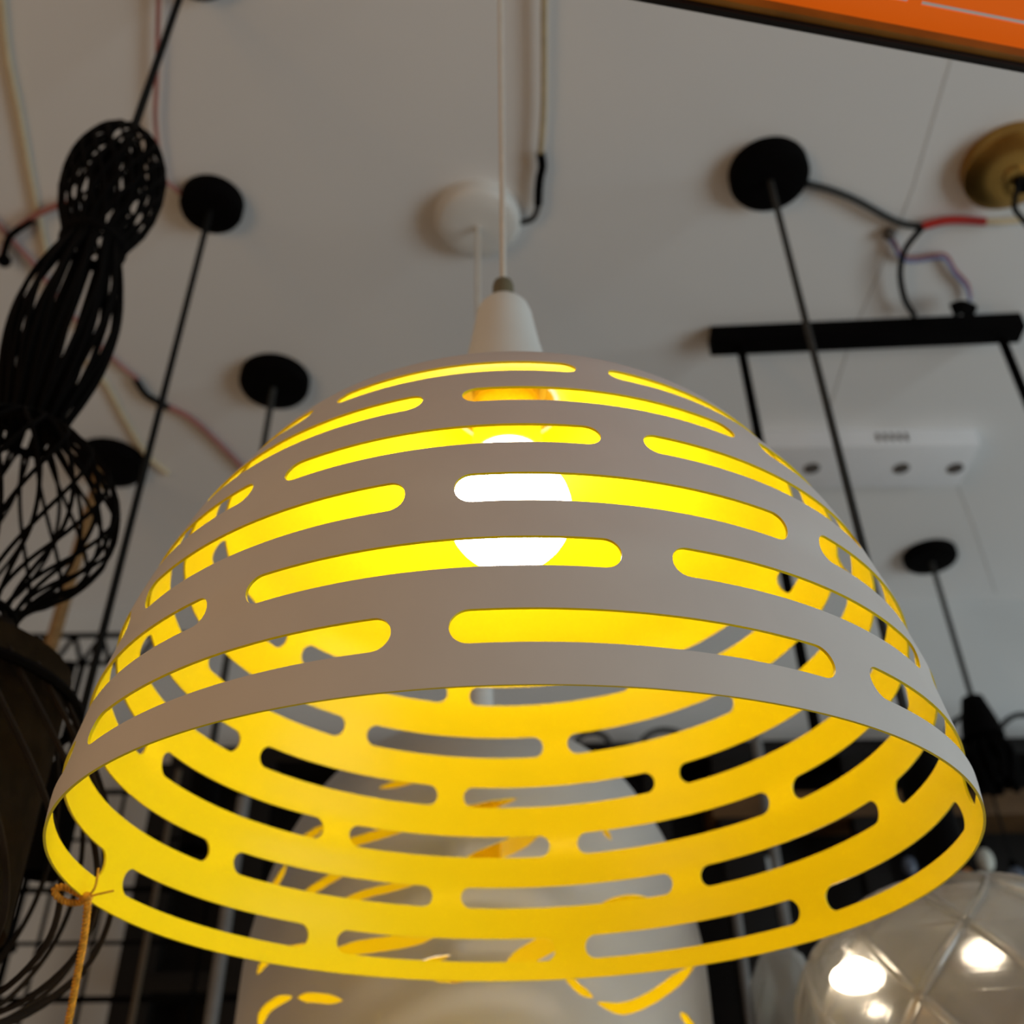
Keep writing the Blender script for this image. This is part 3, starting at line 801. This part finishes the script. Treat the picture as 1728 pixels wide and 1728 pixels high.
# ------------------------------------------------------------------ cut glass lamp at lower right
gy = .80
gc = at_y(1655, 1735, gy); dep = (gc - CAM).dot(FWD); u = dep / FPX
gl = empty('cut_glass_lamp', gc, 'clear cut glass bowl lamp with diamond facets and lit bulbs at the lower right', 'lamp')
RG = 298 * u; HG_ = 238 * u
def facet_bowl(name, c_, R_, H_, seg, rings, m, parent):
    bm = bmesh.new(); rows_ = []
    for i in range(rings + 1):
        a_ = pi * (.06 + .88 * i / rings)
        off = (i % 2) * pi / seg
        rr_ = R_ * sin(a_); zz_ = H_ * cos(a_)
        rows_.append([bm.verts.new(c_ + Vector((rr_ * cos(2 * pi * k / seg + off), rr_ * sin(2 * pi * k / seg + off), zz_))) for k in range(seg)])
    for i in range(rings):
        A_, B_ = rows_[i], rows_[i + 1]
        for k in range(seg):
            k2 = (k + 1) % seg
            if i % 2 == 0:
                bm.faces.new((A_[k], A_[k2], B_[k])); bm.faces.new((A_[k2], B_[k2], B_[k]))
            else:
                bm.faces.new((A_[k], B_[k2], B_[k])); bm.faces.new((A_[k], A_[k2], B_[k2]))
    bm.faces.new(rows_[0]); bm.faces.new(rows_[-1][::-1])
    bmesh.ops.recalc_face_normals(bm, faces=bm.faces)
    return bm
bm = facet_bowl('x', gc, RG, HG_, 10, 6, None, None)
bmesh.ops.subdivide_edges(bm, edges=bm.edges, cuts=3, use_grid_fill=True)
for v in bm.verts:      # cushion the facets
    d_ = v.co - gc; n_ = Vector((d_.x / RG, d_.y / RG, d_.z / HG_)); l_ = n_.length
    k_ = 1 + .55 * (1 / l_ - 1); v.co = gc + d_ * k_
o = link('glass_bowl', bm, M_GLASS, gl, smooth=False)
sm = o.modifiers.new('thickness', 'SOLIDIFY'); sm.thickness = .003; sm.offset = -1
# raised ribs between facets
bm = bmesh.new()
for sgn in (1, -1):
    for k in range(10):
        pts = []
        for i in range(25):
            f = i / 24; a_ = pi * (.06 + .88 * f); th = 2 * pi * k / 10 + sgn * 2 * pi / 20 * 6 * f
            pts.append(gc + Vector((RG * 1.0 * sin(a_) * cos(th), RG * 1.0 * sin(a_) * sin(th), HG_ * 1.0 * cos(a_))))
        tube(bm, pts, .0034, 8)
link('glass_rib', bm, M_GLASS, gl)
for i, (px, py, dY) in enumerate(((1448, 1650, -.06), (1660, 1612, .0), (1480, 1705, .03))):
    c_ = at_y(px, py, gy + dY); r_ = (38, 30, 15)[i] * u
    L('lit_bulb', [(0, -r_ * .62)] + [(r_ * 1.15 * sin(pi * q / 14), -r_ * .62 * cos(pi * q / 14)) for q in range(1, 12)] + [(r_ * .3, r_ * .75), (0, r_ * .8)], c_, M_FIL, gl, 24)
    T('lamp_arm', [c_ + Vector((0, 0, r_ * .75)), c_ + Vector((0, 0, r_ * 1.6)), Vector((gc.x, gc.y, gc.z + HG_ * .75))], .0018, M_GLASS, gl)
L('top_cap', [(0, HG_ * 1.02), (RG * .2, HG_ * 1.01), (RG * .24, HG_ * .97), (0, HG_ * .95)], gc, M_BRASS, gl)
L('foot', [(0, -HG_ * .9), (RG * .25, -HG_ * .92), (RG * .3, -HG_ * 1.06), (RG * .45, -HG_ * 1.1), (0, -HG_ * 1.1)], gc, M_BRASS, gl)
st = empty('pedestal', (gc.x, gc.y, 0), 'slim white display pedestal under the cut glass lamp', 'pedestal')
zt_ = gc.z - HG_ * 1.1
L('pedestal_column', [(0, 0), (.09, 0), (.09, .02), (.04, .05), (.035, zt_ - .04), (.065, zt_ - .02), (.065, zt_), (0, zt_)], (gc.x, gc.y, 0), M_PLAST, st)

# small second glass beside it
g2 = at_y(1332, 1722, .98); u2 = (g2 - CAM).dot(FWD) / FPX
sg = empty('glass_vase', g2, 'small clear cut glass vase left of the large cut glass lamp', 'vase')
bm = facet_bowl('x', g2, 66 * u2, 128 * u2, 8, 6, None, None)
o = link('glass_body', bm, M_GLASS, sg, smooth=False)
sm = o.modifiers.new('thickness', 'SOLIDIFY'); sm.thickness = .003; sm.offset = -1
sz = g2.z - 127 * u2
st2 = empty('pedestal', (g2.x, g2.y, 0), 'slim white display pedestal under the small glass vase', 'pedestal')
L('pedestal_column', [(0, 0), (.06, 0), (.06, .02), (.025, .05), (.02, sz - .03), (.03, sz - .015), (.03, sz), (0, sz)], (g2.x, g2.y, 0), M_PLAST, st2)
